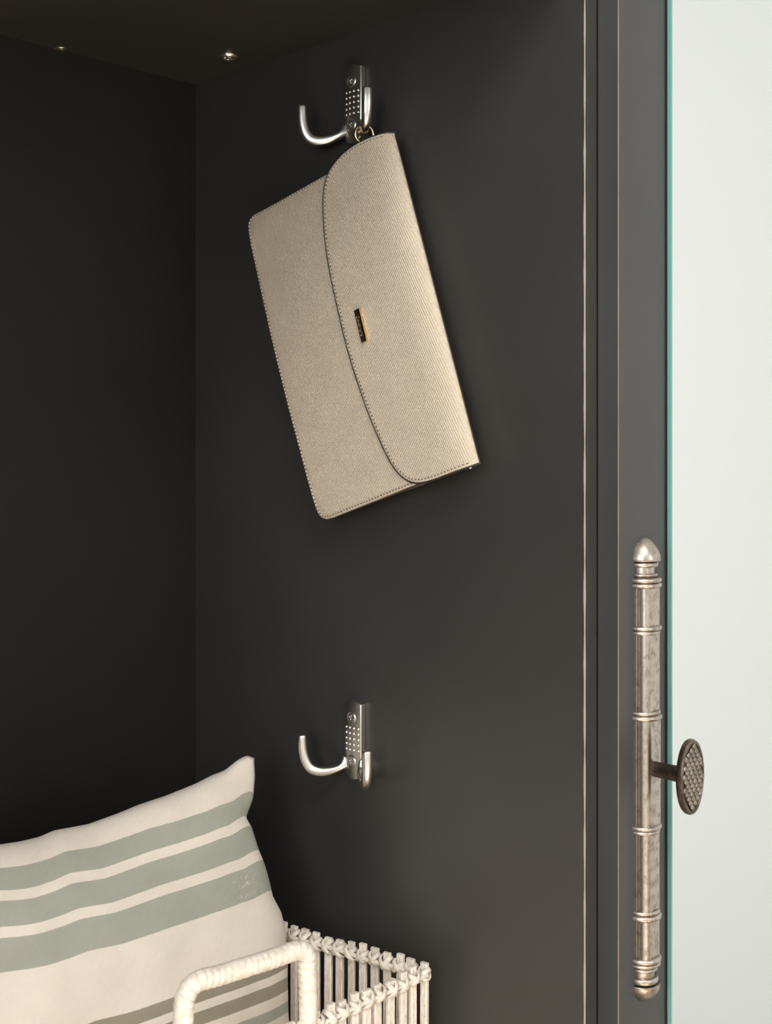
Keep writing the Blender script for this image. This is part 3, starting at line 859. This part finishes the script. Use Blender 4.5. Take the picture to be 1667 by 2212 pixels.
def interp(tab, x):
    if x <= tab[0][0]: return None
    for a, b in zip(tab, tab[1:]):
        if x <= b[0]:
            t = (x - a[0]) / max(1e-9, b[0] - a[0]); t = t; return a[1] + (b[1] - a[1]) * t
    return tab[-1][1]
vmin = redge[0][0]; umin = tedge[0][0]
def re_at(v):
    r = interp(redge, v)
    if r is None:        # lower, unseen part of the right edge: runs to the lower corner
        t = (v - vmin) / (-PHT - vmin); r = redge[0][1] * (1 - t * t) + 0.0 * t
    return r
def te_at(u):
    r = interp(tedge, u)
    if r is None:
        t = (u - umin) / (-PWD - umin); r = tedge[0][1] * (1 - t ** 2) + 0.0 * t
    return r
def make_cushion():
    NU, NV = 150, 150
    from mathutils import noise as mn
    verts, faces, uvs = [], [], []
    idx = {}
    def pos(i, j, side):
        u, v = i / NU, j / NV                       # u 0 left .. 1 right, v 0 top .. 1 bottom
        # concentrate near the edges
        uu, vv = u, v
        U0, V0 = -PWD * (1 - uu), -PHT * vv
        r = re_at(V0); tp = te_at(U0)
        lft = -PWD + 0.02 * (1 - (2 * vv - 1) ** 2); btm = -PHT + 0.018 * (1 - (2 * uu - 1) ** 2)
        # blend the border displacement into the cloth
        wr = uu ** 3; wt = (1 - vv) ** 3
        U = U0 + (r) * wr + (lft + PWD) * (1 - uu) ** 3
        V = V0 + (tp) * wt + (btm + PHT) * vv ** 3
        V += 0.0022 * math.sin(2 * math.pi * (U - .009) / 0.062 + 0.6) * math.exp(-abs(V - tp) / 0.08) * min(1.0, max(0.0, (-U - 0.11) / 0.11)) * min(1, vv * 12)
        fu = max(0, 1 - (2 * uu - 1) ** 2) ; fv = max(0, 1 - (2 * vv - 1) ** 2)
        th = PTH * (fu ** 0.52) * (fv ** 0.52)
        # dimple towards corners
        P = Vector((U * 14, V * 14, 1.3 if side > 0 else 7.7))
        wob = (mn.noise(P) * 0.004 + mn.noise(P * 2.3) * 0.0016) * min(1, 5 * (fu * fv) ** .5)
        # soft gathers that run down from the top seam
        g = math.sin(U * 62 + 1.2 * math.sin(U * 23)) * 0.0028 * math.exp(-abs(V - tp) / 0.045) * min(1, 6 * fv)
        h = (th + wob + g) * side
        if fu < 1e-6 or fv < 1e-6: h = 0
        return C0 + PU * U + PV * V + PN * h
    for side in (1, -1):
        for j in range(NV + 1):
            for i in range(NU + 1):
                border = i in (0, NU) or j in (0, NV)
                if side < 0 and border: idx[(side, i, j)] = idx[(1, i, j)]; continue
                idx[(side, i, j)] = len(verts); verts.append(pos(i, j, side)); uvs.append((i / NU, j / NV + 0.0112 * (1 - math.exp(-(1 - i / NU) * PWD / .08)) / PHT * max(0.0, 1 - j / NV)))
        for j in range(NV):
            for i in range(NU):
                q = (idx[(side, i, j)], idx[(side, i + 1, j)], idx[(side, i + 1, j + 1)], idx[(side, i, j + 1)])
                faces.append(q if side < 0 else q[::-1])
    me = bpy.data.meshes.new('cushion'); me.from_pydata([tuple(v) for v in verts], [], faces); me.update()
    uvl = me.uv_layers.new(name='UVMap')
    for lp in me.loops: uvl.data[lp.index].uv = uvs[lp.vertex_index]
    me.materials.append(M['fabric']); me.shade_smooth()
    o = link_mesh('cushion', me)
    return o
cushion = make_cushion()
tag(cushion, 'cream cotton cushion with sage green stripes standing in the white basket', 'cushion')

# ------------------------------------------------------------------ basket
RZ = -0.3990                                     # height of the rim
FRC = Vector((-0.0235, -0.311)); BRC = Vector((-0.058, -0.112)); FLC = Vector((-0.52, -0.311)); BLC = Vector((-0.50, -0.070))
bask = empty('basket', (-0.27, -0.20, SEAT_Z), 'whitewashed slatted basket with wrapped handle holding the cushion', 'basket')
BZ = SEAT_Z + 0.004
SW, ST = 0.0066, 0.0034
slat_me = None
sm = box_bm(-SW / 2, SW / 2, -ST / 2, ST / 2, -0.5, 0.5, 0.0006, 1)
slat_mesh = bpy.data.meshes.new('slat'); sm.to_mesh(slat_mesh); sm.free(); slat_mesh.materials.append(M['slat'])
def lash_mesh(sgn):
    # a flattened cane loop round rail and slat, seen as one diagonal
    v, f = [], []
    seg, sg = 18, 8
    for i in range(seg):
        th = 2 * math.pi * i / seg
        c = Vector((sgn * 0.0042 * math.sin(th) * 1.0, 0.0046 * math.cos(th), 0.0040 * math.sin(th)))
        t = Vector((sgn * 0.0042 * math.cos(th), -0.0046 * math.sin(th), 0.0040 * math.cos(th))).normalized()
        nr = Vector((0, math.cos(th), 0)) + Vector((sgn * .6, 0, .6)) * math.sin(th); nr = (nr - t * nr.dot(t)).normalized(); bn = t.cross(nr)
        for k in range(sg):
            ph = 2 * math.pi * k / sg; v.append(c + nr * (0.0009 * math.cos(ph)) + bn * (0.0020 * math.sin(ph)))
    for i in range(seg):
        for k in range(sg): f.append((i * sg + k, i * sg + (k + 1) % sg, ((i + 1) % seg) * sg + (k + 1) % sg, ((i + 1) % seg) * sg + k))
    me = bpy.data.meshes.new('lashing'); me.from_pydata([tuple(p) for p in v], [], f); me.update(); me.materials.append(M['cane']); me.shade_smooth(); return me
lash = [lash_mesh(1), lash_mesh(-1)]
BO = ORG[bask.name]
def side_of(a, b, pitch):
    dv = b - a; n = max(2, round(dv.length / pitch)); ang = math.atan2(dv.y, dv.x)
    for i in range(n + (1 if b is not FRC else 0)):
        p = a + dv * (i / n)
        o = bpy.data.objects.new('slat', slat_mesh); COL.objects.link(o); o.parent = bask
        top = RZ + 0.0080 + random.uniform(-.0013, .0016)
        o.location = Vector((p.x, p.y, (top + BZ) / 2)) - BO; o.scale = (random.uniform(.9, 1.1), random.uniform(.9, 1.15), top - BZ)
        o.rotation_euler = (random.uniform(-.006, .006), random.uniform(-.008, .008), ang + random.uniform(-.08, .08))
        for q in range(2):
            l = bpy.data.objects.new('lashing', lash[q]); COL.objects.link(l); l.parent = bask
            l.location = Vector((p.x, p.y, RZ + random.uniform(-.0008, .0008))) - BO
            k = random.uniform(.92, 1.1); l.scale = (k, k * (1.0 if q else 1.08), k)
            l.rotation_euler = (random.uniform(-.12, .12), random.uniform(-.2, .2), ang + random.uniform(-.1, .1))
    # the two thin rails inside and outside
    nrm = Vector((-dv.y, dv.x)).normalized()
    for s in (-1, 1):
        path = []
        for k in range(9):
            p = a + dv * (k / 8) + nrm * (s * 0.0031); path.append(Vector((p.x, p.y, RZ + .0006 * math.sin(k * 2.1 + s))))
        v, f = sweep(path, [(.0017, .0017)] * 9, UP, 8); from_py('rim_rail', v, f, M['cane'], bask)
side_of(FLC, FRC, 0.0122)
side_of(FRC, BRC, 0.0111)
side_of(BRC, BLC, 0.0122)
side_of(BLC, FLC, 0.0122)
bm = bmesh.new(); vb = [bm.verts.new((p.x, p.y, BZ - .004)) for p in (FLC, FRC, BRC, BLC)]; vt = [bm.verts.new((p.x, p.y, BZ + .004)) for p in (FLC, FRC, BRC, BLC)]
bm.faces.new(vb[::-1]); bm.faces.new(vt)
for k in range(4): bm.faces.new((vb[k], vb[(k + 1) % 4], vt[(k + 1) % 4], vt[k]))
from_bm('base', bm, M['slat'], bask)
# wrapped handle that rises from the front rim
def wrapped_handle():
    y0 = FRC.y - 0.002
    xr = at_y(663, 2120, y0).x; xl = at_y(396, 2190, y0 ).x
    zt = at_y(650, 2049, y0).z
    zl = at_y(410, 2128, y0).z
    pts = [(xl - .001, y0, RZ - .03), (xl - .001, y0, RZ), (xl, y0, zl - .016), (xl + .002, y0, zl - .005), (xl + .010, y0, zl + .0005), (xl + .03, y0, zl * .75 + zt * .25),
           (xr - .03, y0, zl * .2 + zt * .8), (xr - .010, y0, zt), (xr - .002, y0, zt - .004), (xr, y0, zt - .015), (xr + .001, y0, RZ), (xr + .001, y0, RZ - .03)]
    path = smooth_path(pts, 34)
    # arc length
    s = [0]
    for a, b in zip(path, path[1:]): s.append(s[-1] + (Vector(b) - Vector(a)).length)
    verts, faces = [], []
    seg = 24; n = len(path); r0 = 0.0063; pitch = 0.0052
    for i, p in enumerate(path):
        t = (Vector(path[min(i + 1, n - 1)]) - Vector(path[max(i - 1, 0)])).normalized()
        sd = Vector((0, 1, 0)); u = sd.cross(t).normalized()
        for k in range(seg):
            th = 2 * math.pi * k / seg
            ph = (s[i] / pitch + th / (2 * math.pi)) % 1.0
            r = r0 + 0.00045 * (ph - 0.5) - (0.0003 if ph < 0.10 else 0) + 0.0001 * math.sin(7 * s[i] / pitch)
            verts.append(Vector(p) + u * (r * math.cos(th)) + sd * (r * math.sin(th)))
    for i in range(n - 1):
        for k in range(seg): faces.append((i * seg + k, i * seg + (k + 1) % seg, (i + 1) * seg + (k + 1) % seg, (i + 1) * seg + k))
    faces.append(tuple(range(seg))); faces.append(tuple((n - 1) * seg + k for k in range(seg)))
    o = from_py('handle', verts, faces, M['cane'], bask, smooth=True, angle=60)
wrapped_handle()
